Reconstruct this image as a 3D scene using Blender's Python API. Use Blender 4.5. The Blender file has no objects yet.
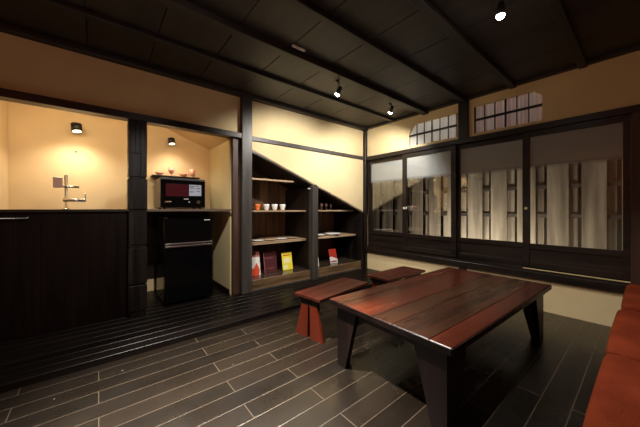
import bpy, bmesh, math, random
from mathutils import Vector, Matrix
random.seed(7)
C = bpy.context.scene.collection
# ---------------------------------------------------------------- camera
FX, FY = 0.63530, 0.77227
cam_d = bpy.data.cameras.new('camera'); cam = bpy.data.objects.new('camera', cam_d); C.objects.link(cam)
cam_d.sensor_width = 36.0; cam_d.lens = 269.0/640*36.0; cam_d.shift_y = -4.8/640; cam_d.clip_start = 0.02
cam.location = (0, 0, 1.075)
cam.rotation_euler = (math.pi/2, 0, math.atan2(FY, FX)-math.pi/2)
bpy.context.scene.camera = cam
vs = bpy.context.scene.view_settings
vs.view_transform = 'Standard'; vs.look = 'None'; vs.gamma = 1; vs.use_curve_mapping = False
vs.exposure = 0.0
# ---------------------------------------------------------------- world (night outside)
w = bpy.data.worlds.new('night'); bpy.context.scene.world = w; w.use_nodes = True
w.node_tree.nodes['Background'].inputs[0].default_value = (0.03, 0.04, 0.06, 1)
w.node_tree.nodes['Background'].inputs[1].default_value = 0.15

def spot(name, loc, target, power, color=(1, .93, .82), size=80, blend=.6, radius=.03, parent=None):
    l = bpy.data.lights.new(name, 'SPOT'); l.energy = power; l.color = color
    l.spot_size = math.radians(size); l.spot_blend = blend; l.shadow_soft_size = radius
    o = bpy.data.objects.new(name, l); C.objects.link(o); o.location = loc
    d = Vector(target)-Vector(loc); o.rotation_euler = d.to_track_quat('-Z', 'Y').to_euler()
    return o
def point(name, loc, power, color, radius=.05):
    l = bpy.data.lights.new(name, 'POINT'); l.energy = power; l.color = color; l.shadow_soft_size = radius
    o = bpy.data.objects.new(name, l); C.objects.link(o); o.location = loc
    return o
WHITE = (1, .94, .86)
# ceiling spots (fixture position, aim, power, cone)
CEIL = [((.48, 1.60, 2.34), (.70, 1.75, 0), 150, 142),
        ((1.93, 2.06, 2.27), (2.1, 3.2, 1.0), 88, 125),
        ((2.87, 2.08, 2.30), (3.3, 2.9, 1.2), 85, 135),
        ((2.03, .61, 2.33), (2.35, .85, .0), 92, 100)]
spots = [spot('spot_light', a, b, p, WHITE, c) for a, b, p, c in CEIL]
spot('added_floor_beam', (.48, 1.60, 2.31), (.52, 1.42, 0), 1500, WHITE, 66, 1)  # extra narrow beam added at the left spot to brighten the floor
# downlights in the two alcoves
spot('downlight', (-.185, 3.70, 1.86), (-.20, 3.78, 1.0), 24, (1, .89, .70), 140, 1, .05)
spot('downlight', (.715, 3.72, 1.87), (.74, 3.80, 1.0), 13, (1, .87, .68), 140, 1, .05)
# warm light strips fixed behind the lintel of the alcoves
def strip(name, x0, x1, power):
    l = bpy.data.lights.new(name, 'AREA'); l.shape = 'RECTANGLE'; l.size = x1-x0; l.size_y = .04; l.energy = power; l.color = (1, .80, .52)
    o = bpy.data.objects.new(name, l); C.objects.link(o); o.location = ((x0+x1)/2, 3.24, 2.04)
    o.rotation_euler = Vector((0, .62, -.78)).to_track_quat('-Z', 'Y').to_euler()
strip('lintel_strip_light', -.62, .15, 5.0)
strip('lintel_strip_light', .42, 1.0, 2.6)
# uplights standing on the ground outside the windows
for y_, p_ in ((2.75, 1.5), (1.85, 46), (1.15, 22), (.40, 2)):
    spot('uplight', (3.95, y_, .25), (4.60, y_, .75), p_, (1, .93, .80), 165, .8, .08)
# unseen fill spots added outside to brighten the cloth behind the two transoms
spot('curtain_fill_light', (4.35, 1.95, 2.25), (3.6, 1.92, 2.16), 11, (1, .95, .88), 62, .4, .08)
spot('curtain_fill_light', (4.35, 1.05, 2.25), (3.6, 1.03, 2.16), 5, (1, .90, .86), 62, .4, .08)
# unseen fill light added behind the camera to redden the upper plaster
point('red_fill_light', (-.9, -.5, 2.05), 12, (1, .22, .15), .15)

# ---------------------------------------------------------------- materials
def new_mat(name):
    m = bpy.data.materials.new(name); m.use_nodes = True
    nt = m.node_tree; return m, nt, nt.nodes['Principled BSDF']
def noise(nt, scale, detail=4, stretch=(1, 1, 1), rot=(0, 0, 0)):
    tc = nt.nodes.new('ShaderNodeTexCoord'); mp = nt.nodes.new('ShaderNodeMapping')
    mp.inputs['Scale'].default_value = stretch; mp.inputs['Rotation'].default_value = rot
    n = nt.nodes.new('ShaderNodeTexNoise'); n.inputs['Scale'].default_value = scale; n.inputs['Detail'].default_value = detail
    nt.links.new(tc.outputs['Object'], mp.inputs[0]); nt.links.new(mp.outputs[0], n.inputs['Vector'])
    return n
def ramp(nt, src, stops):
    r = nt.nodes.new('ShaderNodeValToRGB'); nt.links.new(src, r.inputs[0])
    e = r.color_ramp.elements
    e[0].position, e[0].color = stops[0][0], (*stops[0][1], 1)
    e[1].position, e[1].color = stops[-1][0], (*stops[-1][1], 1)
    for p, c in stops[1:-1]:
        k = e.new(p); k.color = (*c, 1)
    return r
def bump(nt, b, src, s, d=.01):
    bp = nt.nodes.new('ShaderNodeBump'); bp.inputs['Strength'].default_value = s; bp.inputs['Distance'].default_value = d
    nt.links.new(src, bp.inputs['Height']); nt.links.new(bp.outputs[0], b.inputs['Normal'])
def plain(name, col, rough=.5, metal=0, coat=0, spec=.5):
    m, nt, b = new_mat(name)
    b.inputs['Base Color'].default_value = (*col, 1); b.inputs['Roughness'].default_value = rough
    b.inputs['Metallic'].default_value = metal; b.inputs['Coat Weight'].default_value = coat
    b.inputs['Specular IOR Level'].default_value = spec
    n = noise(nt, 30, 2); 
    mr = nt.nodes.new('ShaderNodeMapRange'); mr.inputs[3].default_value = max(0, rough-.04); mr.inputs[4].default_value = min(1, rough+.04)
    nt.links.new(n.outputs[0], mr.inputs[0]); nt.links.new(mr.outputs[0], b.inputs['Roughness'])
    return m
def wood(name, a, c, axis='z', rough=.4, scale=14, bs=.25, spec=.5):
    m, nt, b = new_mat(name)
    st = {'x': (.08, 1, 1), 'y': (1, .08, 1), 'z': (1, 1, .08)}[axis]
    n = noise(nt, scale, 6, st)
    r = ramp(nt, n.outputs[0], [(.32, a), (.52, tuple((p+q)/2 for p, q in zip(a, c))), (.7, c)])
    nt.links.new(r.outputs[0], b.inputs['Base Color'])
    mr = nt.nodes.new('ShaderNodeMapRange'); mr.inputs[3].default_value = rough-.08; mr.inputs[4].default_value = rough+.1
    nt.links.new(n.outputs[0], mr.inputs[0]); nt.links.new(mr.outputs[0], b.inputs['Roughness'])
    b.inputs['Specular IOR Level'].default_value = spec
    bump(nt, b, n.outputs[0], bs)
    return m
def plaster(name, a, c):
    m, nt, b = new_mat(name)
    n = noise(nt, 3, 6); r = ramp(nt, n.outputs[0], [(.3, a), (.7, c)])
    nt.links.new(r.outputs[0], b.inputs['Base Color']); b.inputs['Roughness'].default_value = .92
    b.inputs['Specular IOR Level'].default_value = .15
    n2 = noise(nt, 160, 3); bump(nt, b, n2.outputs[0], .15, .004)
    return m
def glow(name, col, s):
    m, nt, b = new_mat(name)
    b.inputs['Base Color'].default_value = (*col, 1)
    b.inputs['Emission Color'].default_value = (*col, 1); b.inputs['Emission Strength'].default_value = s
    return m
PLASTER = plaster('cream_plaster', (.67, .54, .305), (.75, .61, .355))
KPLASTER = plaster('yellow_plaster', (.68, .51, .30), (.74, .56, .33))
DK = {a: wood('dark_wood_'+a, (.006, .0036, .0028), (.022, .013, .009), a, .36, spec=.45) for a in 'xyz'}
PANEL = wood('counter_panel_wood', (.0028, .0010, .0006), (.0065, .0024, .0014), 'z', .5, 20, .2, .12)
POST = wood('hewn_post_wood', (.0025, .0018, .0015), (.014, .010, .008), 'z', .38, 18, .8, .3)
GPOST = wood('grey_post_wood', (.030, .026, .024), (.065, .056, .050), 'z', .45, 18, .3)
JAMB = wood('brown_jamb_wood', (.035, .016, .009), (.07, .035, .02), 'z', .5, 18)
SHELF = wood('shelf_board_wood', (.24, .16, .09), (.55, .40, .25), 'x', .5, 18)
SHBACK = wood('shelf_back_wood', (.06, .028, .014), (.24, .14, .07), 'z', .5, 16)
SHFRONT = wood('shelf_base_wood', (.05, .028, .013), (.24, .14, .065), 'x', .45, 22, .4)
GLOSSDK = wood('lacquered_shelf_wood', (.03, .02, .014), (.07, .05, .036), 'x', .16, 14, .05)
TRED = wood('red_table_wood', (.020, .0038, .002), (.095, .016, .006), 'x', .24, 9, .25, .35)
TBRN = wood('brown_table_wood', (.012, .0045, .0025), (.062, .020, .008), 'x', .27, 12, .4, .3)
TLEG = wood('dark_red_leg_wood', (.003, .0012, .001), (.011, .004, .003), 'z', .4, 14, .2, .3)
BLEG = wood('red_bench_leg_wood', (.05, .007, .002), (.105, .014, .004), 'z', .32, 10, .1)
CEILM = wood('ceiling_board_wood', (.016, .011, .009), (.042, .031, .026), 'y', .5, 10, .15)
BEAM = wood('ceiling_beam_wood', (.012, .009, .008), (.03, .022, .018), 'x', .5, 10)
FENCE = wood('weathered_fence_wood', (.17, .135, .095), (.50, .42, .31), 'z', .8, 11, .5, .2)
WEDGE = wood('worn_table_edge_wood', (.20, .09, .05), (.42, .24, .15), 'x', .4, 30, .1)
BLACK = plain('black_enamel', (.0018, .0018, .002), .15, spec=.2)
BLACKM = plain('black_matt_metal', (.012, .012, .012), .45)
CHROME = plain('chrome', (.75, .74, .72), .16, 1)
STEEL = plain('brushed_steel', (.60, .59, .57), .38, .85)
BRASS = plain('pale_brass', (.80, .66, .34), .35, .3)
WHITEP = plain('white_porcelain', (.80, .77, .72), .2)
ORANGE = plain('orange_glaze', (.75, .17, .03), .25)
TAN = plain('tan_stoneware', (.50, .36, .24), .5)
PINK = plain('pink_glass', (.80, .36, .26), .12)
SMOKE = plain('smoky_glass', (.16, .10, .09), .1)
RED = plain('red_plastic', (.045, .004, .008), .2)
LCD = plain('grey_display', (.30, .34, .42), .3)
LIGHTG = plain('light_grey_plastic', (.55, .54, .52), .4)
DIRT = plain('dark_gravel', (.05, .05, .045), .9)
PAPERW = plain('white_paper', (.72, .68, .64), .5)
PAPERR = plain('red_print', (.62, .07, .03), .4)
PAPERD = plain('dark_red_print', (.42, .03, .02), .4)
MAROON = plain('maroon_paper', (.075, .018, .022), .35)
PAPERY = plain('yellow_paper', (.86, .72, .05), .45)
PAPERY2 = plain('pale_yellow_print', (.85, .80, .45), .45)
PAPERG = plain('grey_print', (.35, .12, .10), .45)
BULB = glow('lamp_lens', (1, .95, .86), 60)
BULBW = glow('warm_lamp_lens', (1, .88, .66), 4)

def fabric():
    m, nt, b = new_mat('red_sofa_fabric')
    n = noise(nt, 5, 5); r = ramp(nt, n.outputs[0], [(.35, (.12, .019, .0065)), (.65, (.185, .033, .012))])
    nt.links.new(r.outputs[0], b.inputs['Base Color']); b.inputs['Roughness'].default_value = .9
    b.inputs['Specular IOR Level'].default_value = .05
    n2 = noise(nt, 160, 3); bump(nt, b, n2.outputs[0], .8, .006)
    return m
FABRIC = fabric()
def curtain(name, a, c):
    m, nt, b = new_mat(name)
    n = noise(nt, 45, 3, (1, 1, .02)); r = ramp(nt, n.outputs[0], [(.38, a), (.62, c)])
    nt.links.new(r.outputs[0], b.inputs['Base Color']); b.inputs['Roughness'].default_value = .9
    tl = nt.nodes.new('ShaderNodeBsdfTranslucent'); mx = nt.nodes.new('ShaderNodeMixShader'); mx.inputs[0].default_value = .5
    nt.links.new(r.outputs[0], tl.inputs[0]); nt.links.new(b.outputs[0], mx.inputs[1]); nt.links.new(tl.outputs[0], mx.inputs[2])
    nt.links.new(mx.outputs[0], nt.nodes['Material Output'].inputs[0])
    return m
CURT = curtain('pleated_cream_cloth', (.76, .74, .70), (.90, .89, .86))
CURTP = curtain('pleated_pink_cloth', (.62, .44, .42), (.80, .74, .70))

def floor_mat():
    m, nt, b = new_mat('dark_floorboards')
    tc = nt.nodes.new('ShaderNodeTexCoord'); br = nt.nodes.new('ShaderNodeTexBrick')
    br.offset = .37; br.offset_frequency = 2; br.squash = 1
    br.inputs['Scale'].default_value = 1; br.inputs['Brick Width'].default_value = .98; br.inputs['Row Height'].default_value = .128
    br.inputs['Mortar Size'].default_value = .0026; br.inputs['Mortar Smooth'].default_value = .2; br.inputs['Bias'].default_value = 0
    br.inputs['Color1'].default_value = (.0060, .0040, .0024, 1); br.inputs['Color2'].default_value = (.012, .008, .005, 1)
    br.inputs['Mortar'].default_value = (.065, .049, .034, 1)
    nt.links.new(tc.outputs['Object'], br.inputs['Vector'])
    n = noise(nt, 12, 6, (.1, 1, 1)); mx = nt.nodes.new('ShaderNodeMix'); mx.data_type = 'RGBA'; mx.blend_type = 'MULTIPLY'
    mx.inputs[0].default_value = .6
    r = ramp(nt, n.outputs[0], [(.3, (.55, .52, .5)), (.7, (1.3, 1.25, 1.15))])
    b.inputs['Specular IOR Level'].default_value = .75
    nt.links.new(br.outputs[0], mx.inputs[6]); nt.links.new(r.outputs[0], mx.inputs[7])
    # small worn specks
    v = nt.nodes.new('ShaderNodeTexVoronoi'); v.inputs['Scale'].default_value = 7; nt.links.new(tc.outputs['Object'], v.inputs['Vector'])
    r2 = ramp(nt, v.outputs['Distance'], [(.028, (1, 1, 1)), (.04, (0, 0, 0))])
    m2 = nt.nodes.new('ShaderNodeMix'); m2.data_type = 'RGBA'
    nt.links.new(r2.outputs[0], m2.inputs[0]); nt.links.new(mx.outputs[2], m2.inputs[6]); m2.inputs[7].default_value = (.12, .10, .075, 1)
    nt.links.new(m2.outputs[2], b.inputs['Base Color'])
    n3 = noise(nt, 4, 5); mr = nt.nodes.new('ShaderNodeMapRange'); mr.inputs[3].default_value = .20; mr.inputs[4].default_value = .38; b.inputs['Coat Weight'].default_value = .0; b.inputs['Coat Roughness'].default_value = .12
    nt.links.new(n3.outputs[0], mr.inputs[0]); nt.links.new(mr.outputs[0], b.inputs['Roughness'])
    inv = nt.nodes.new('ShaderNodeMath'); inv.operation = 'MULTIPLY_ADD'; inv.inputs[1].default_value = -1; inv.inputs[2].default_value = 1
    nt.links.new(br.outputs['Fac'], inv.inputs[0]); bump(nt, b, inv.outputs[0], .3, .003)
    return m
FLOOR = floor_mat()

def glass_mat():
    m, nt, b = new_mat('window_glass_with_frosted_band'); nt.nodes.remove(b)
    out = nt.nodes['Material Output']
    tr = nt.nodes.new('ShaderNodeBsdfTransparent'); gl = nt.nodes.new('ShaderNodeBsdfGlossy'); gl.inputs['Roughness'].default_value = .02
    fr = nt.nodes.new('ShaderNodeFresnel'); fr.inputs[0].default_value = 1.5
    k = nt.nodes.new('ShaderNodeMath'); k.operation = 'MULTIPLY_ADD'; k.inputs[1].default_value = 1.5; k.inputs[2].default_value = .03
    nt.links.new(fr.outputs[0], k.inputs[0])
    mix = nt.nodes.new('ShaderNodeMixShader')
    nt.links.new(k.outputs[0], mix.inputs[0]); nt.links.new(tr.outputs[0], mix.inputs[1]); nt.links.new(gl.outputs[0], mix.inputs[2])
    df = nt.nodes.new('ShaderNodeBsdfDiffuse'); df.inputs[0].default_value = (.47, .50, .50, 1)
    tl = nt.nodes.new('ShaderNodeBsdfTranslucent'); tl.inputs[0].default_value = (.50, .52, .52, 1)
    m1 = nt.nodes.new('ShaderNodeMixShader'); m1.inputs[0].default_value = .3
    nt.links.new(df.outputs[0], m1.inputs[1]); nt.links.new(tl.outputs[0], m1.inputs[2])
    m3 = nt.nodes.new('ShaderNodeMixShader'); m3.inputs[0].default_value = .12
    nt.links.new(m1.outputs[0], m3.inputs[1]); nt.links.new(gl.outputs[0], m3.inputs[2])
    tc = nt.nodes.new('ShaderNodeTexCoord'); sp = nt.nodes.new('ShaderNodeSeparateXYZ'); nt.links.new(tc.outputs['Object'], sp.inputs[0])
    mr = nt.nodes.new('ShaderNodeMapRange'); mr.interpolation_type = 'SMOOTHSTEP'
    mr.inputs[1].default_value = 1.49; mr.inputs[2].default_value = 1.57; mr.inputs[3].default_value = 0; mr.inputs[4].default_value = .93
    nt.links.new(sp.outputs[2], mr.inputs[0])
    fin = nt.nodes.new('ShaderNodeMixShader')
    nt.links.new(mr.outputs[0], fin.inputs[0]); nt.links.new(mix.outputs[0], fin.inputs[1]); nt.links.new(m3.outputs[0], fin.inputs[2])
    nt.links.new(fin.outputs[0], out.inputs[0])
    return m
GLASS = glass_mat()

# ---------------------------------------------------------------- mesh helpers
def bx(bm, x0, x1, y0, y1, z0, z1, bevel=0.0, seg=1, taper=None):
    r = bmesh.ops.create_cube(bm, size=1.0)
    vsx = r['verts']
    for v in vsx:
        v.co = Vector((x0+(v.co.x+.5)*(x1-x0), y0+(v.co.y+.5)*(y1-y0), z0+(v.co.z+.5)*(z1-z0)))
    if bevel:
        es = list({e for v in vsx for e in v.link_edges})
        bmesh.ops.bevel(bm, geom=es, offset=bevel, segments=seg, affect='EDGES', profile=.5)
    return bm
def prism(bm, pts, axis, a, b):
    """pts: 2-D outline; axis: the direction of extrusion from a to b"""
    def mk(p, t):
        return {'x': (t, p[0], p[1]), 'y': (p[0], t, p[1]), 'z': (p[0], p[1], t)}[axis]
    lo = [bm.verts.new(mk(p, a)) for p in pts]; hi = [bm.verts.new(mk(p, b)) for p in pts]
    fs = [bm.faces.new(lo), bm.faces.new(hi[::-1])]
    n = len(pts)
    for i in range(n): fs.append(bm.faces.new((lo[i], hi[i], hi[(i+1) % n], lo[(i+1) % n])))
    bmesh.ops.recalc_face_normals(bm, faces=fs)
    return bm
def lathe(bm, prof, n=24, cx=0, cy=0, cz=0):
    rings = []
    for r, z in prof:
        if r < 1e-6: rings.append([bm.verts.new((cx, cy, cz+z))])
        else: rings.append([bm.verts.new((cx+r*math.cos(2*math.pi*i/n), cy+r*math.sin(2*math.pi*i/n), cz+z)) for i in range(n)])
    fs = []
    for A, B in zip(rings, rings[1:]):
        for i in range(n):
            j = (i+1) % n
            if len(A) == 1 and len(B) == 1: continue
            if len(A) == 1: fs.append(bm.faces.new((A[0], B[i], B[j])))
            elif len(B) == 1: fs.append(bm.faces.new((A[i], B[0], A[j])))
            else: fs.append(bm.faces.new((A[i], B[i], B[j], A[j])))
    for f in fs: f.smooth = True
    bmesh.ops.recalc_face_normals(bm, faces=fs)
    return bm
def rod(bm, p, q, r, n=12, r2=None):
    p, q = Vector(p), Vector(q); d = q-p
    g = bmesh.ops.create_cone(bm, cap_ends=True, segments=n, radius1=r, radius2=r if r2 is None else r2, depth=d.length)
    M = Matrix.Translation((p+q)/2) @ d.to_track_quat('Z', 'Y').to_matrix().to_4x4()
    bmesh.ops.transform(bm, matrix=M, verts=g['verts'])
    for v in g['verts']:
        for f in v.link_faces:
            if len(f.verts) == 4: f.smooth = True
    return bm
def obj(name, bm, m, parent=None, mats=None):
    me = bpy.data.meshes.new(name); bm.to_mesh(me); bm.free()
    me.materials.append(m)
    for k in mats or []: me.materials.append(k)
    o = bpy.data.objects.new(name, me); C.objects.link(o)
    if parent: o.parent = parent
    return o
def B(*a, **k): return bx(bmesh.new(), *a, **k)
def thing(name, label, cat, loc=(0, 0, 0), rz=0, group=None):
    o = bpy.data.objects.new(name, None); C.objects.link(o); o.location = loc; o.rotation_euler = (0, 0, rz)
    o.empty_display_size = .05
    o['label'] = label; o['category'] = cat
    if group: o['group'] = group
    return o
def tag(o, label, cat, group=None):
    o['label'] = label; o['category'] = cat
    if group: o['group'] = group
    return o
def struct(name, bm, m, parent=None):
    o = obj(name, bm, m, parent)
    if not parent: o['kind'] = 'structure'
    return o
def dup(root, loc, rz=0, label=None):
    r = root.copy(); C.objects.link(r); r.location = loc; r.rotation_euler = (0, 0, rz)
    if label: r['label'] = label
    for ch in list(root.children):
        c = ch.copy(); C.objects.link(c); c.parent = r
        for g in list(ch.children):
            d = g.copy(); C.objects.link(d); d.parent = c
    return r

YW, XW = 3.14, 3.60           # faces of the left and the right wall
YA, DZ = 3.95, .045           # back of the alcoves, height of the slatted deck
XL, YB = -1.6, -1.1           # walls behind the camera
def soffit(x): return 1.818+.38*(1.455-x)
# ---------------------------------------------------------------- floor, ceiling, walls
struct('floor', B(XL, XW+.02, YB, YW-.75, -.08, 0), FLOOR)
struct('floor_deck_base', B(XL, XW+.02, YW-.74, YA+.1, -.08, DZ-.022), DK['x'])
bm = bmesh.new()
n = 7; p0, p1 = YW-.75, YW-.005
pitch = (p1-p0)/n
for i in range(n):
    bx(bm, XL, XW, p0+i*pitch, p0+(i+1)*pitch-.010, DZ-.022, DZ, bevel=.0015)
k = p1
while k < YA+.05:
    bx(bm, -.75, 1.22, k, k+pitch-.010, DZ-.022, DZ, bevel=.0015); k += pitch
bx(bm, XL, XW, YW-.752, YW-.735, 0, DZ-.022)
DECK = wood('deck_board_wood', (.003, .002, .0015), (.008, .0052, .004), 'x', .36, 14, .1, .2)
struct('floor_slatted_deck', bm, DECK)
bm = bmesh.new()
x = XL
edges = [-1.6, -1.05, -.55, -.07, .37, .83, 1.28, 1.74, 2.2, 2.66, 3.12, 3.7]
for a, b_ in zip(edges, edges[1:]):
    bx(bm, a, b_-.006, YB-.1, YW+.1, 2.47, 2.50, bevel=.002)
bx(bm, XL-.1, XW+.1, YB-.1, YW+.1, 2.50, 2.56)
struct('ceiling', bm, CEILM)
for i, (y, h_, w_) in enumerate([(3.10, .045, .08), (2.52, .035, .055), (2.0, .055, .085), (1.47, .045, .06), (.955, .045, .06), (.39, .045, .06), (-.15, .045, .06), (-.68, .045, .06)]):
    struct('trim_%d' % (i+1), B(XL, XW, y-w_/2, y+w_/2, 2.47-h_, 2.47, bevel=.004), BEAM)
struct('trim_9', B(XW-.06, XW, YB, YW-.06, 2.44, 2.47), BEAM)
# left wall plaster: band above the lintel and the triangle above the stair line
bm = bmesh.new()
bx(bm, XL, 3.7, YW, YW+.08, 1.93, 2.47)
prism(bm, [(1.42, 1.93), (3.7, 1.93), (3.7, soffit(3.7)), (1.42, soffit(1.42))], 'y', YW, YW+.03)
struct('wall_left', bm, PLASTER)
struct('wall_behind', B(XL, XW+.1, YB-.1, YB, 0, 2.47), PLASTER)
struct('wall_side', B(XL-.1, XL, YB, YW+.1, 0, 2.47), PLASTER)
# right wall with the two transom openings (chamfered upper outer corners)
T1 = [(2.27, 2.02), (1.565, 2.01), (1.565, 2.315), (2.19, 2.315), (2.27, 2.20)]
T2 = [(1.365, 2.01), (.70, 2.02), (.70, 2.27), (.775, 2.335), (1.365, 2.335)]
bm = bmesh.new()
x0, x1 = XW, XW+.09
bx(bm, x0, x1, YB, YW+.9, 0, .36)
bx(bm, x0, x1, YB, YW+.1, 1.93, 2.01)
bx(bm, x0, x1, YB, YW+.1, 2.335, 2.47)
bx(bm, x0, x1, 2.27, YW+.1, 2.01, 2.335); bx(bm, x0, x1, 1.365, 1.565, 2.01, 2.335); bx(bm, x0, x1, YB, .70, 2.01, 2.335)
prism(bm, [(2.27, 2.20), (2.27, 2.335), (2.18, 2.335)], 'x', x0, x1)
bx(bm, x0, x1, 1.56, 2.20, 2.318, 2.336)
prism(bm, [(.70, 2.27), (.775, 2.335), (.70, 2.335)], 'x', x0, x1)
bx(bm, x0, x1, YB, -.10, .36, 1.93)
bx(bm, x0, x1, YW+.0, YW+.9, .36, 1.93)
struct('wall_right', bm, PLASTER)
# alcove shells
bm = bmesh.new()
bx(bm, -1.3, 1.30, YA, YA+.08, .0, 2.36)
bx(bm, -.76, -.68, YW+.02, YA, 0, 2.36)
struct('wall_alcove', bm, KPLASTER)
PALE = plaster('pale_alcove_plaster', (.60, .50, .27), (.66, .55, .31))
struct('wall_alcove_side', B(1.22, 1.30, YW+.05, YA, 0, 1.96), PALE)
bm = bmesh.new()
xa = 1.455-(2.33-1.818)/.38
prism(bm, [(xa, 2.33), (1.30, soffit(1.30)), (1.30, soffit(1.30)+.05), (xa, 2.38)], 'y', YW+.08, YA)
bx(bm, -.76, xa, YW+.08, YA, 2.33, 2.38)
struct('ceiling_alcove', bm, KPLASTER)
struct('baseboard_alcove', B(1.205, 1.22, YW+.06, YA, DZ, DZ+.055), DK['y'])
# ---------------------------------------------------------------- posts and rails
struct('trim_10', B(XL, 1.325, YW-.055, YW+.06, 1.920, 1.985, bevel=.004), DK['x'])
struct('trim_11', B(1.455, XW-.02, YW-.022, YW+.0, 1.925, 1.978, bevel=.003), GPOST)
struct('trim_12', B(1.325, 1.455, YW-.065, YW+.07, DZ, 2.43, bevel=.006), GPOST)
struct('trim_13', B(1.235, 1.325, YW-.01, YW+.05, DZ, 1.92, bevel=.003), JAMB)
# hewn post with notches
bm = bmesh.new()
zs = [DZ, .10, .34, .36, .70, .73, 1.05, 1.07, 1.36, 1.38, 1.60, 1.92]
for a, b_ in zip(zs, zs[1:]):
    d = .008 if (b_-a) < .06 else random.uniform(-.004, .003)
    bx(bm, .215+d, .362-d, YW-.055+d, YW+.08, a, b_, bevel=.003)
bx(bm, .27, .30, YW-.064, YW-.05, 1.60, 1.90, bevel=.003); bx(bm, .31, .345, YW-.062, YW-.05, 1.38, 1.9, bevel=.003)
struct('trim_14', bm, POST)
struct('trim_15', B(XW-.05, XW, YW-.06, YW, 0, 2.43, bevel=.003), DK['z'])
struct('trim_16', B(XW-.03, XW+.03, 1.424, 1.545, 1.97, 2.47, bevel=.003), DK['z'])
struct('trim_17', B(XW-.04, XW+.09, YB, YW-.06, 1.905, 1.968, bevel=.004), DK['y'])
struct('trim_18', B(XW-.035, XW+.12, YB, YW-.06, .325, .405, bevel=.006), DK['y'])
struct('trim_19', B(XW-.06, XW+.08, -.11, .09, .405, 1.905, bevel=.004), JAMB)
# sloping skirting under the plaster triangle
bm = bmesh.new()
prism(bm, [(1.455, soffit(1.455)-.012), (XW-.05, soffit(XW-.05)-.012), (XW-.05, soffit(XW-.05)+.010), (1.455, soffit(1.455)+.010)], 'y', YW-.012, YW+.03)
SKIRT = wood('brown_skirting_wood', (.16, .11, .07), (.36, .27, .18), 'x', .45)
struct('trim_20', bm, SKIRT)
bm = bmesh.new()
prism(bm, [(1.455, soffit(1.455)-.030), (XW-.05, soffit(XW-.05)-.030), (XW-.05, soffit(XW-.05)-.012), (1.455, soffit(1.455)-.012)], 'y', YW-.002, YW+.06)
struct('trim_21', bm, DK['x'])
# ---------------------------------------------------------------- sliding window panels
def window(n, y0, y1, gy0, gy1, dx, pull):
    """y0..y1 outer size, gy0..gy1 glass"""
    e = bpy.data.objects.new('window_%d' % n, None); C.objects.link(e); e['kind'] = 'structure'
    bm = bmesh.new(); xa, xb = XW+dx-.02, XW+dx+.018
    zb, zt = .445, 1.905
    bx(bm, xa, xb, y0, gy0, zb, zt, bevel=.002); bx(bm, xa, xb, gy1, y1, zb, zt, bevel=.002)
    bx(bm, xa+.001, xb-.001, gy0, gy1, 1.845, zt, bevel=.002)
    bx(bm, xa+.001, xb-.001, gy0, gy1, .645, .70, bevel=.002)
    bx(bm, xa+.001, xb-.001, gy0, gy1, zb, .505, bevel=.002)
    obj('window_frame', bm, DK['y'], e)
    obj('lower_panel', B(XW+dx-.006, XW+dx+.006, gy0, gy1, .505, .645), DK['y'], e)
    obj('window_pane', B(XW+dx-.002, XW+dx+.002, gy0, gy1, .70, 1.845), GLASS, e)
    if pull is not None:
        bm = bmesh.new(); rod(bm, (xa-.004, pull, 1.08), (xa+.006, pull, 1.08), .014, 16)
        obj('door_pull', bm, BRASS, e)
window(1, 2.335, 3.08, 2.375, 3.03, .045, 2.40-.045)
window(2, 1.575, 2.375, 1.641, 2.305, .0, 2.34)
window(3, .83, 1.625, .866, 1.545, .045, None)
window(4, .09, .866, .136, .803, .0, .835)
bm = bmesh.new(); bx(bm, XW-.03, XW+.02, .09, 3.08, .405, .428); bx(bm, XW+.03, XW+.065, .09, 3.08, .405, .444)
struct('trim_22', bm, DK['y'])
struct('trim_23', B(XW-.030, XW-.021, .05, .86, .428, .437), BRASS)
struct('trim_24', B(XW-.05, XW+.06, 1.45, 1.53, .29, .325), DK['y'])
# latches on the second panel
t = thing('window_latch', 'small pair of white latch tabs on the second window stile from the corner', 'latch', (XW-.022, 2.345, 1.085))
obj('tab', B(-.008, 0, -.012, .010, -.016, .016, bevel=.002), WHITEP, t)
obj('tab', B(-.008, 0, -.052, -.034, -.014, .018, bevel=.002), WHITEP, t)
# transom windows
def transom(n, pts, y0, y1, z0, z1, flip, cm):
    e = bpy.data.objects.new('window_%d' % n, None); C.objects.link(e); e['kind'] = 'structure'
    prismbm = prism(bmesh.new(), pts, 'x', XW+.045, XW+.05)
    bm = bmesh.new(); N = 60; rows = []
    for i in range(N+1):
        y = y0-.02+(y1-y0+.04)*i/N; xx = XW+.034+.006*math.sin(i*1.35)
        rows.append((bm.verts.new((xx, y, z0-.03)), bm.verts.new((xx, y, z1+.03))))
    for a, b_ in zip(rows, rows[1:]): bm.faces.new((a[0], b_[0], b_[1], a[1])).smooth = True
    prismbm.free()
    o = obj('curtain', bm, cm, e)
    
    zm = z0+(z1-z0)*.5
    bm = bmesh.new(); bx(bm, XW+.004, XW+.020, y0, y1, zm-.013, zm+.013)
    cut = pts[4] if n == 5 else pts[2]
    for k in range(6):
        y = (y0+.008+(y1-y0-.016)*k/6.0) if flip else (y1-.008-(y1-y0-.016)*k/6.0)
        ww = .017 if k in (0, 3) else .010
        ztop = z1
        if k == 0 and n == 6 or (k == 0 and n == 5): ztop = z1
        bx(bm, XW+.006, XW+.018, y-ww/2, y+ww/2, z0, ztop)
    obj('muntins', bm, DK['z'], e)
transom(5, T1, 1.565, 2.27, 2.01, 2.318, True, CURT)
transom(6, T2, .70, 1.365, 2.01, 2.335, False, CURTP)
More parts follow.
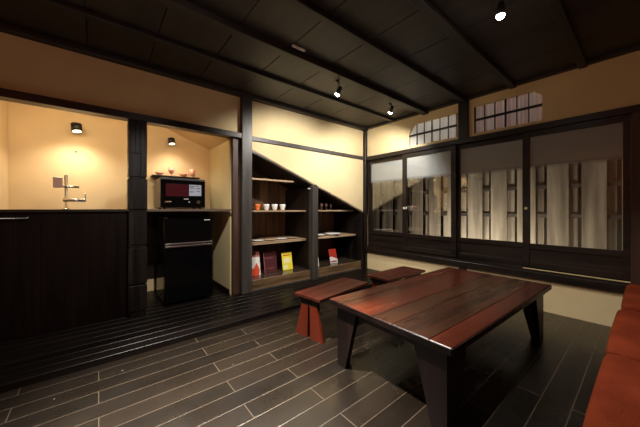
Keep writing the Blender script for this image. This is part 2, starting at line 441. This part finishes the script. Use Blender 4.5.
# ---------------------------------------------------------------- outside: ground and fence
struct('ground_outside', B(XW+.10, 6.5, -2, 5.5, -.1, 0), DIRT)
FXX = 4.6; FK = FXX/4.2
RAILM = wood('dark_fence_rail_wood', (.03, .025, .02), (.09, .075, .06), 'y', .8)
t = thing('wooden_fence', 'weathered upright board fence outside behind the sliding windows', 'fence', (FXX, 0, 0))
bm = bmesh.new(); bk = bmesh.new(); y = .275-4*.303
while y < 4.0:
    j = random.uniform(-.004, .004)
    bx(bm, 0, .022, (y+j)*FK, (y+.193)*FK, 0, 2.2, bevel=.002)
    ka, kb = (.036, .012) if y < 1.7 else (-.012, -.030)
    bx(bk, .050, .070, (y+.193+ka)*FK, (y+.303+kb)*FK, 0, 2.2, bevel=.002)
    y += .303
obj('front_boards', bm, FENCE, t); obj('rear_boards', bk, FENCE, t)
for z in (.983, 1.370): obj('fence_rail', B(.020, .049, -1.2, 4.5, z-.028, z+.020), RAILM, t)
struct('wall_neighbour', B(6.2, 6.3, -2, 5.5, 0, 2.6), DK['z'])
struct('wall_garden_end', B(XW+.10, 5.0, 4.6, 4.7, 0, 2.4), DK['z'])
# ---------------------------------------------------------------- shelving under the stair line
t = thing('stair_shelf', 'dark built-in wooden shelving under the sloping stair wall', 'shelf', (1.455, YW, DZ))
X0, Z0 = 1.455, DZ
SW = XW-.0-X0
bm = bmesh.new(); prism(bm, [(0, 0), (SW, 0), (SW, soffit(XW)-Z0), (0, soffit(X0)-Z0)], 'y', .68, .70); obj('back_panel', bm, SHBACK, t)
obj('side_panel', B(-.02, .02, .071, .68, 0, soffit(X0)-Z0-.03), SHBACK, t)
obj('side_panel', B(SW-.125, SW-.055, -.03, .68, 0, soffit(XW)-Z0-.0, bevel=.004), POST, t)
bm = bmesh.new(); prism(bm, [(0, soffit(X0)-Z0-.028), (SW, soffit(XW)-Z0-.028), (SW, soffit(XW)-Z0-.01), (0, soffit(X0)-Z0-.01)], 'y', .061, .68); obj('sloping_soffit', bm, DK['x'], t)
XR = SW-.125
MX0, MX1 = 2.395-X0, 2.47-X0     # centre divider
SF = .10                          # front of the shelves
def sh(x0, x1, z, th=.022, m=SHELF): return obj('shelf_board', B(x0, x1, SF, .68, z-Z0-th, z-Z0, bevel=.002), m, t)
obj('shelf_board', B(.02, .66, .012, .10, 1.465-Z0-.022, 1.465-Z0, bevel=.002), SHELF, t)
sh(.02, MX0, 1.052); sh(MX1, XR, 1.052)
sh(.02, MX0, .632, .034); sh(MX1, XR, .632, .028)
obj('bottom_deck', B(.02, XR, 0.0, .68, .115, .135), GLOSSDK, t)
obj('front_board', B(.0, XR, -.022, .0, 0, .135, bevel=.003), SHFRONT, t)
obj('floor_strip', B(.0, XR, -.045, -.022, 0, .018), GPOST, t)
obj('divider', B(MX0, MX1, .02, .68, .135, 1.38-Z0), DK['z'], t)
bm = bmesh.new()
prism(bm, [(MX0-.01, 0), (MX1+.015, 0), (MX1+.015, 1.395-Z0), (MX1-.02, 1.43-Z0), (MX0-.01, 1.395-Z0)], 'y', -.075, .02)
obj('front_post', bm, GPOST, t)
obj('peg', B(MX0-.045, MX0-.01, -.02, .0, 1.36-Z0, 1.375-Z0), LIGHTG, t)
# ---------------------------------------------------------------- kitchen counter
t = thing('kitchen_counter', 'long black-brown plank counter left of the hewn post with a tap on it', 'counter', (-.25, YW, DZ))
bm = bmesh.new(); a = -1.3
while a < .46:
    b_ = min(a+.148, .465); bx(bm, a, b_-.0008, 0, .022, 0, 1.0, bevel=.0005); a = b_
    if b_ >= .465: break
bx(bm, -1.3, .465, .022, .03, 0, 1.0)
obj('front_panel', bm, PANEL, t)
obj('worktop', B(-.43, .465, -.02, .60, 1.0, 1.024, bevel=.002), DK['x'], t)
obj('worktop_end', B(-1.3, -.51, -.02, -.001, 1.0, 1.024, bevel=.002), DK['x'], t)
bm = bmesh.new(); rod(bm, (-.7, -.028, .955), (-.185, -.028, .955), .0035, 8); rod(bm, (-.185, -.028, .955), (-.185, 0, .965), .0035, 8); rod(bm, (-.6, -.028, .955), (-.6, 0, .955), .0035, 8)
obj('towel_rail', bm, STEEL, t)
# ---------------------------------------------------------------- small counter beside
t = thing('fridge_counter', 'thin brown worktop carrying the microwave above the black fridge', 'counter', (.78, YW, DZ))
obj('worktop', B(-.418, .425, -.03, .80, 1.0, 1.026, bevel=.003), wood('counter_top_wood', (.06, .04, .03), (.14, .10, .075), 'x', .35), t)
obj('rear_shade_sheet', B(-.555, .43, .785, .805, .17, 1.0), DK['x'], t)  # dark sheet standing in for shade on the plaster below the worktop
# ---------------------------------------------------------------- fridge
t = thing('mini_fridge', 'glossy black two-door mini fridge under the small counter', 'fridge', (.775, 3.20, DZ))
obj('body', B(-.245, .245, .045, .50, .02, .93, bevel=.012, seg=3), BLACK, t)
for sx in (-.2, .2):
    for sy in (.09, .45): obj('foot', lathe(bmesh.new(), [(0, 0), (.018, 0), (.018, .02), (0, .02)], 12, sx, sy, 0), BLACKM, t)
d = obj('freezer_door', B(-.245, .245, 0, .042, .665, .93, bevel=.010, seg=3), BLACK, t)
obj('badge', B(.15, .215, -.002, 0, .898, .908), LIGHTG, d)
obj('hinge_cap', B(-.24, -.215, .0, .03, .929, .935), LIGHTG, d)
h = B(-.24, .24, -.014, .002, .642, .664, bevel=.006, seg=2); obj('handle', h, CHROME, d)
d2 = obj('fridge_door', B(-.245, .245, 0, .042, .03, .655, bevel=.010, seg=3), BLACK, t)
obj('handle', B(-.24, .24, -.018, .002, .615, .636, bevel=.006, seg=2), CHROME, d2)
# ---------------------------------------------------------------- microwave
t = thing('microwave_oven', 'black microwave oven with dark red window and grey display', 'microwave', (.760, 3.40, 1.071))
obj('body', B(-.235, .235, .02, .44, .018, .352, bevel=.008, seg=2), plain('dark_metal_case', (.05, .045, .04), .3, .6), t)
for sx in (-.19, .19):
    for sy in (.05, .32): obj('foot', lathe(bmesh.new(), [(0, 0), (.014, 0), (.014, .018), (0, .018)], 10, sx, sy, 0), BLACKM, t)
obj('top_trim', B(-.235, .235, .0, .02, .330, .352, bevel=.004), plain('dark_grey_trim', (.10, .10, .10), .3, .5), t)
d = obj('door', B(-.235, .235, 0.0, .02, .018, .328, bevel=.004), BLACK, t)
obj('door_window', B(-.185, .045, -.003, 0, .145, .285, bevel=.001), RED, d)
obj('handle', B(-.195, -.13, -.018, -.0, .075, .088, bevel=.003), CHROME, d)
obj('display', B(.055, .19, -.004, 0, .155, .285), LCD, t)
bm = bmesh.new()
for a, z, l in [(.065, .265, .05), (.065, .245, .045), (.13, .265, .03), (.135, .24, .045), (.065, .20, .04), (.14, .205, .035)]: obj('display_mark', B(a, a+l, -.006, -.004, z, z+.005), BLACK, t)
bm.free()
obj('nameplate', B(.0, .05, -.002, 0, .112, .120), LIGHTG, t)
bm = bmesh.new(); rod(bm, (.155, 0, .082), (.155, -.016, .082), .020, 24); obj('knob', bm, CHROME, t)
bm = bmesh.new(); rod(bm, (.055, 0, .082), (.055, -.006, .082), .008, 16); obj('button', bm, STEEL, t)
# ---------------------------------------------------------------- wall shelf with glassware
t = thing('wall_shelf', 'thin black wall shelf holding glassware above the microwave', 'shelf', (.775, 3.86, 1.470))
obj('board', B(-.275, .265, -.075, .088, 0, .018, bevel=.002), DK['x'], t)
for sx in (-.2, .2): obj('bracket', B(sx-.008, sx+.008, -.05, .088, -.012, 0), BLACKM, t)
zt = 1.489
def ware(name, prof, m, x, y, z, label, group, cat): return tag(place(obj(name, lathe(bmesh.new(), prof, 28), m), (x, y, z)), label, cat, group)
def place(o, loc): o.location = loc; return o
BOWL = [(0, 0), (.018, 0), (.02, .006), (.045, .022), (.052, .038), (.049, .038), (.042, .024), (.016, .010), (0, .009)]
GOB = [(0, 0), (.026, 0), (.026, .003), (.005, .008), (.005, .03), (.022, .040), (.036, .065), (.038, .105), (.035, .105), (.033, .068), (.018, .045), (0, .040)]
TUM = [(0, 0), (.020, 0), (.020, .006), (.012, .012), (.030, .022), (.036, .11), (.033, .11), (.027, .026), (0, .022)]
G = 'pink glassware on the black wall shelf'
ware('glass_bowl', BOWL, PINK, .585, 3.85, zt, 'shallow pink glass bowl at the left end of the wall shelf', G, 'bowl')
t = thing('goblet', 'pink glass goblet standing between two bowls on the wall shelf', 'glass', (.715, 3.85, zt), 0, G)
obj('stem', lathe(bmesh.new(), GOB[:5]+[(0, .03)], 24), PINK, t)
obj('bowl', lathe(bmesh.new(), [(0, .0301)]+GOB[5:], 24), PINK, t)
ware('glass_bowl', BOWL, PINK, .855, 3.85, zt, 'shallow pink glass bowl between the goblet and the tall tumbler', G, 'bowl')
ware('footed_tumbler', TUM, PINK, .965, 3.85, zt, 'tall pink footed tumbler at the right end of the wall shelf', G, 'glass')
# ---------------------------------------------------------------- downlights on the alcove walls
def downlight(x, label, s):
    t = thing('wall_downlight', label, 'lamp', (x, YA, 1.93), 0, 'black cylinder downlights in the alcoves')
    bm = bmesh.new(); rod(bm, (0, 0, .02), (0, -.03, .02), .022, 16); obj('mount', bm, BLACKM, t)
    bm = bmesh.new(); rod(bm, (-.0, -.085, .05*s), (0.006, -.10, -.035*s), .050*s, 28)
    obj('housing', bm, BLACKM, t)
    bm = bmesh.new(); rod(bm, (0.006, -.1005, -.035*s), (.0065, -.101, -.039*s), .040*s, 24)
    obj('lens', bm, BULBW, t)
    bm = bmesh.new(); rod(bm, (0, -.03, .02), (0, -.055, .02), .012, 12); obj('arm', bm, BLACKM, t)
downlight(-.185, 'black cylinder downlight on the yellow wall above the tap', .92)
downlight(.715, 'black cylinder downlight on the wall above the microwave', .80)
o = obj('wall_screw', rod(bmesh.new(), (-.19, YA, 1.695), (-.19, YA-.006, 1.695), .011, 14), plain('dull_brown_metal', (.16, .12, .07), .6)); tag(o, 'small round metal plug on the wall between downlight and tap', 'plug')
# ---------------------------------------------------------------- tap
t = thing('counter_tap', 'chrome two-armed tap with square plate on the kitchen counter', 'tap', (-.242, 3.55, 1.069))
bm = bmesh.new(); lathe(bm, [(0, 0), (.026, 0), (.026, .008), (.013, .012), (.013, .33), (0, .33)], 20); obj('column', bm, CHROME, t)
obj('square_plate', B(-.09, -.022, -.03, -.015, .205, .305, bevel=.003), STEEL, t)
bm = bmesh.new(); rod(bm, (-.06, -.01, .218), (.095, -.02, .218), .012, 16); obj('upper_arm', bm, CHROME, t)
bm = bmesh.new(); rod(bm, (-.02, -.03, .09), (.145, -.03, .09), .017, 16); obj('lower_arm', bm, CHROME, t)
bm = bmesh.new(); rod(bm, (.14, -.03, .09), (.14, -.03, .165), .006, 12); obj('lever', bm, CHROME, t)
# ---------------------------------------------------------------- cups and plates on the stair shelf
CUP = [(0, 0), (.024, 0), (.026, .006), (.040, .055), (.044, .085), (.040, .085), (.036, .055), (.020, .012), (0, .010)]
G = 'small cups in a row on the upper left shelf'
zc = 1.053
def cup(x, m, label): return ware('small_cup', CUP, m, x, 3.36, zc, label, G, 'cup')
def pxx(px, y):        # x on a plane of constant y seen in picture column px: only used to measure spacing
    r = (px-320)/269.; return y*(FX+r*FY)/(FY-r*FX)
cup(1.665, ORANGE, 'orange glazed cup, leftmost of the row on the shelf')
cup(1.80, WHITEP, 'white cup standing right next to the orange cup')
cup(1.93, WHITEP, 'white cup in the middle of the three white cups')
cup(2.06, WHITEP, 'white cup at the right end of the cup row')
G = 'stemmed glasses on the upper right shelf'
WG = [(0, 0), (.022, 0), (.022, .003), (.004, .006), (.004, .045), (.016, .056), (.022, .075), (.020, .105), (.018, .105), (.019, .075), (.012, .058), (0, .05)]
for x, l in ((2.755, 'small stemmed glass next to the shelf post, left of three'), (2.855, 'small stemmed glass in the middle of the three'), (2.955, 'small stemmed glass, right of three on the shelf')):
    t = thing('stemmed_glass', l, 'glass', (x, 3.31, zc), 0, G)
    obj('stem', lathe(bmesh.new(), WG[:5]+[(0, .045)], 20), SMOKE, t); obj('bowl', lathe(bmesh.new(), [(0, .0451)]+WG[5:], 20), SMOKE, t)
PL = [(0, 0), (.05, 0), (.055, .004), (.085, .014), (.085, .018), (.055, .009), (0, .007)]
G = 'small dishes on the lower left shelf'
for x, m, l in ((1.66, WHITEP, 'white saucer at the left end of the lower shelf'), (1.85, TAN, 'tan saucer, second from the left on the lower shelf'), (2.04, WHITEP, 'white saucer, third from the left on the lower shelf'), (2.22, TAN, 'tan saucer nearest the centre post on the lower shelf')):
    ware('saucer', PL, m, x, 3.36, .633, l, G, 'saucer')
PB = [(0, 0), (.07, 0), (.075, .005), (.125, .022), (.125, .034), (.08, .022), (0, .018)]
G = 'white plates on the lower right shelf'
ware('plate', [(r*.8, z) for r, z in PB], WHITEP, 2.74, 3.36, .633, 'small white plate beside the centre post on the lower shelf', G, 'plate')
ware('plate', [(r*1.05, z*1.15) for r, z in PB], WHITEP, 3.02, 3.34, .633, 'wide white plate in the right half of the lower shelf', G, 'plate')
# ---------------------------------------------------------------- leaflets standing on the shelf bottom
def leaflet(name, label, x, y, w_, h_, m, lean=12, rz=0, marks=()):
    t = thing(name, label, 'leaflet', (x, y, .1835), rz, 'leaflets along the bottom shelf')
    L = math.radians(lean)
    sheet = bmesh.new(); bx(sheet, -w_/2, w_/2, 0, .004, 0, h_)
    bmesh.ops.rotate(sheet, verts=sheet.verts, cent=(0, 0, 0), matrix=Matrix.Rotation(-L, 3, 'X'))
    obj('cover', sheet, m, t)
    st = bmesh.new(); prism(st, [(.004, 0), (h_*.85*math.sin(L)+.0045*math.cos(L), h_*.85*math.cos(L)), (h_*.85*math.sin(L)+.03, 0)], 'x', -.012, .012); obj('stand', st, BLACKM, t)
    for nm, pts, mm in marks:
        b2 = bmesh.new(); prism(b2, pts, 'y', -.0012, 0)
        bmesh.ops.rotate(b2, verts=b2.verts, cent=(0, 0, 0), matrix=Matrix.Rotation(-L, 3, 'X')); obj(nm, b2, mm, t)
def R_(a, b, c, d): return [(a, c), (b, c), (b, d), (a, d)]
leaflet('leaflet', 'white and red leaflet at the left end of the bottom shelf', 1.585, 3.30, .20, .33, PAPERW, 10, 0,
        [('red_header', R_(-.10, .10, .245, .33), PAPERG), ('red_shape', [(-.10, .0), (.075, .0), (.09, .075), (.05, .17), (.0, .09), (-.04, .13), (-.10, .06)], PAPERR)])
leaflet('leaflet', 'dark maroon leaflet between the white and the yellow ones', 1.86, 3.33, .20, .29, MAROON, 10, 0,
        [('title_bar', R_(-.08, .04, .20, .206), PAPERG), ('pale_edge', R_(-.10, -.092, 0, .29), PAPERG), ('text_lines', R_(-.06, .05, .06, .066), PAPERG)])
leaflet('leaflet', 'bright yellow leaflet standing on the bottom shelf', 2.135, 3.33, .17, .25, PAPERY, 10, 0,
        [('picture', R_(-.055, .05, .10, .17), PAPERY2), ('title_bar', R_(-.065, .065, .205, .218), PAPERD), ('pale_foot', R_(-.07, .0, .02, .07), PAPERY2)])
leaflet('leaflet', 'narrow white leaflet half hidden by the shelf centre post', 2.60, 3.24, .10, .14, PAPERW, 10, 0, [('title_bar', R_(-.04, .04, .10, .108), PAPERD)])
leaflet('leaflet', 'red leaflet with white foot right of the centre post', 2.985, 3.26, .16, .23, PAPERD, 14, 0,
        [('white_foot', [(-.08, 0), (.08, 0), (.08, .06), (-.04, .11), (-.08, .10)], PAPERW), ('orange_stripe', R_(-.07, .07, .012, .04), PAPERR)])
# ---------------------------------------------------------------- low table
t = thing('low_table', 'large low red-brown plank table with tapered corner legs', 'table', (2.055, .952, 0), math.radians(-1.8))
L2, W2, H2 = .825, .425, .45
top = bmesh.new()
cuts = [(-W2, -.315, 0), (-.315, -.10, 1), (-.10, .035, 1), (.035, .30, 0), (.30, W2, 0)]
bmr = bmesh.new(); bmb = bmesh.new()
for a, b_, k in cuts: bx(bmb if k else bmr, -L2, L2, a+.0012, b_-.0012, H2-.032, H2, bevel=.0025)
tp = obj('tabletop', bmr, TRED, t); obj('middle_planks', bmb, TBRN, tp)
bm = bmesh.new()
bx(bm, -L2-.006, -L2, -W2, W2, H2-.034, H2-.002, bevel=.001); bx(bm, -L2, L2, -W2-.006, -W2, H2-.034, H2-.002, bevel=.001)
bx(bm, L2, L2+.006, -W2, W2, H2-.034, H2-.002, bevel=.001); bx(bm, -L2, L2, W2, W2+.006, H2-.034, H2-.002, bevel=.001)
obj('edge_band', bm, TLEG, t)
bm = bmesh.new()
bx(bm, -L2+.07, L2-.07, -W2+.055, -W2+.075, H2-.09, H2-.033); bx(bm, -L2+.07, L2-.07, W2-.075, W2-.055, H2-.09, H2-.033)
bx(bm, -L2+.055, -L2+.075, -W2+.06, W2-.06, H2-.09, H2-.033); bx(bm, L2-.075, L2-.055, -W2+.06, W2-.06, H2-.09, H2-.033)
obj('apron', bm, TLEG, t)
for sx in (-1, 1):
    for sy in (-1, 1):
        bm = bmesh.new(); ox, oy = L2-.035, W2-.04; T = .035
        for pl in (0, 1):
            if pl == 0: pts = [(sy*oy, 0), (sy*oy, H2-.034), (sy*(oy-.19), H2-.034), (sy*(oy-.17), H2-.09), (sy*(oy-.075), 0)]; prism(bm, pts, 'x', sx*ox, sx*(ox-T))
            else: pts = [(sx*(ox-T), 0), (sx*(ox-T), H2-.034), (sx*(ox-.21), H2-.034), (sx*(ox-.19), H2-.09), (sx*(ox-.085), 0)]; prism(bm, pts, 'y', sy*oy, sy*(oy-T))
        obj('leg', bm, TLEG, t)
for i in range(7):
    y = -W2+.03+i*(2*W2-.06)/6; obj('nail_head', rod(bmesh.new(), (-L2-.006, y, H2-.018), (-L2-.008, y, H2-.018), .0022, 8), BLACKM, t)
for i in range(9):
    x = -L2+.03+i*(2*L2-.06)/8; obj('nail_head', rod(bmesh.new(), (x, -W2-.006, H2-.018), (x, -W2-.008, H2-.018), .0022, 8), BLACKM, t)
# ---------------------------------------------------------------- two benches
BT = wood('bench_top_wood', (.020, .0045, .0025), (.075, .016, .008), 'x', .28, 9, .25)
t = thing('low_bench', 'red-brown low bench with splayed plank leg, nearest the slatted deck', 'bench', (1.672, 1.832, 0), math.radians(8))
hb = .355; l2, w2 = .350, .150
bm = bmesh.new()
for a, b_ in ((-w2, -.055), (-.055, .06), (.06, w2)): bx(bm, -l2, l2, a+.001, b_-.001, hb-.025, hb, bevel=.002)
obj('seat', bm, BT, t)
bm = bmesh.new(); prism(bm, [(-l2+.06, hb-.026), (l2-.06, hb-.026), (l2-.09, hb-.075), (-l2+.09, hb-.075)], 'y', -.016, .016); obj('stretcher', bm, TLEG, t)
for sx in (-1, 1):
    xx = sx*(l2-.045)
    lg = bmesh.new(); prism(lg, [(-.08, hb-.026), (.08, hb-.026), (.11, 0.004), (-.11, 0.004)], 'x', xx, xx-sx*.02); lg_o = obj('leg', lg, TLEG, t)
    for s in (-1, 1):
        b2 = bmesh.new(); prism(b2, [(s*.010, hb-.085), (s*.088, hb-.085), (s*.158, 0), (s*.018, 0)], 'x', xx+sx*.022, xx); obj('splayed_board', b2, BLEG, lg_o)
    b2 = bmesh.new(); prism(b2, [(-.125, hb-.026), (.125, hb-.026), (.08, hb-.085), (-.08, hb-.085)], 'x', xx+sx*.022, xx); obj('corbel', b2, TLEG, lg_o)
dup(t, (2.61, 1.80, 0), math.radians(0), 'dark red low bench against the window wall behind the table')
# ---------------------------------------------------------------- sofa
t = thing('sofa', 'low red fabric sofa with three seat cushions along the right edge', 'sofa', (2.23, -.30, 0))
obj('base', B(-1.26, 1.26, -.42, .36, .08, .26, bevel=.02, seg=2), FABRIC, t)
def cushion(x0, x1, y0, y1, z0, z1, bulge):
    bm = bmesh.new(); bx(bm, x0, x1, y0, y1, z0, z1)
    bmesh.ops.subdivide_edges(bm, edges=bm.edges[:], cuts=19, use_grid_fill=True)
    cx, cy, cz = (x0+x1)/2, (y0+y1)/2, (z0+z1)/2; hx, hy, hz = (x1-x0)/2, (y1-y0)/2, (z1-z0)/2; r = .034
    for v in bm.verts:
        p = Vector((v.co.x-cx, v.co.y-cy, v.co.z-cz))
        q = Vector((max(-hx+r, min(hx-r, p.x)), max(-hy+r, min(hy-r, p.y)), max(-hz+r, min(hz-r, p.z)))); d = p-q
        if d.length > 1e-6: p = q+d.normalized()*r
        u, v_ = p.x/hx, p.y/hy
        p.z += bulge*(1-u*u)*(1-v_*v_)*(1 if p.z > 0 else 0)
        p.y += .004*(1-u**2)*(1 if p.y > 0 else 0)
        v.co = Vector((cx, cy, cz))+p
    for f in bm.faces: f.smooth = True
    return bm
for x0, x1 in ((-1.27, -.425), (-.42, .42), (.425, 1.22)):
    o = obj('seat_cushion', cushion(x0, x1, -.28, .425 if x0 < .4 else .41, .262, .430 if x0 < .4 else .455, .006), FABRIC, t)
    o.modifiers.new('s', 'SUBSURF').render_levels = 1
for x0, x1 in ((-1.26, -.425), (-.42, .42), (.425, 1.22)):
    o = obj('back_cushion', cushion(x0, x1, -.42, -.29, .262, .74, .0), FABRIC, t)
for sx in (-1.15, 1.15):
    for sy in (-.35, .28): obj('leg', B(sx-.025, sx+.025, sy-.025, sy+.025, 0, .08), DK['z'], t)
# ---------------------------------------------------------------- ceiling spotlights
def spotlight(k, label, top):
    (lx, ly, lz), tg, _, _ = CEIL[k]
    t = thing('ceiling_spotlight', label, 'lamp', (lx, ly, top), 0, 'ceiling spotlights')
    d = (Vector(tg)-Vector((lx, ly, lz))).normalized()
    h = Vector((0, 0, lz-top)); a = h+d*-.012; b_ = h-d*.085
    obj('mount', lathe(bmesh.new(), [(0, 0), (.022, 0), (.022, -.012), (0, -.012)], 16), BLACKM, t)
    bm = bmesh.new(); rod(bm, (0, 0, -.010), b_*.6, .006, 10); obj('arm', bm, BLACKM, t)
    bm = bmesh.new(); rod(bm, b_, a, .018, 20, .028); obj('head', bm, BLACKM, t)
    bm = bmesh.new(); bmesh.ops.create_uvsphere(bm, u_segments=16, v_segments=10, radius=.024)
    bmesh.ops.translate(bm, verts=bm.verts, vec=a+d*.004)
    o = obj('lens', bm, BULB, t)
    spots[k].location = Vector((lx, ly, lz))+d*.03
spotlight(0, 'ceiling spotlight over the left floor, just above the picture edge', 2.47)
spotlight(1, 'ceiling spotlight on the thick beam, facing the stair shelves', 2.415)
spotlight(2, 'ceiling spotlight on the thick beam nearest the room corner', 2.415)
spotlight(3, 'bright ceiling spotlight over the low table', 2.47)
o = obj('ceiling_plate', B(1.27, 1.40, 1.90, 1.925, 2.455, 2.4695, bevel=.002), WHITEP); tag(o, 'small white rectangular plate on the ceiling beside the thick beam', 'plate cover')
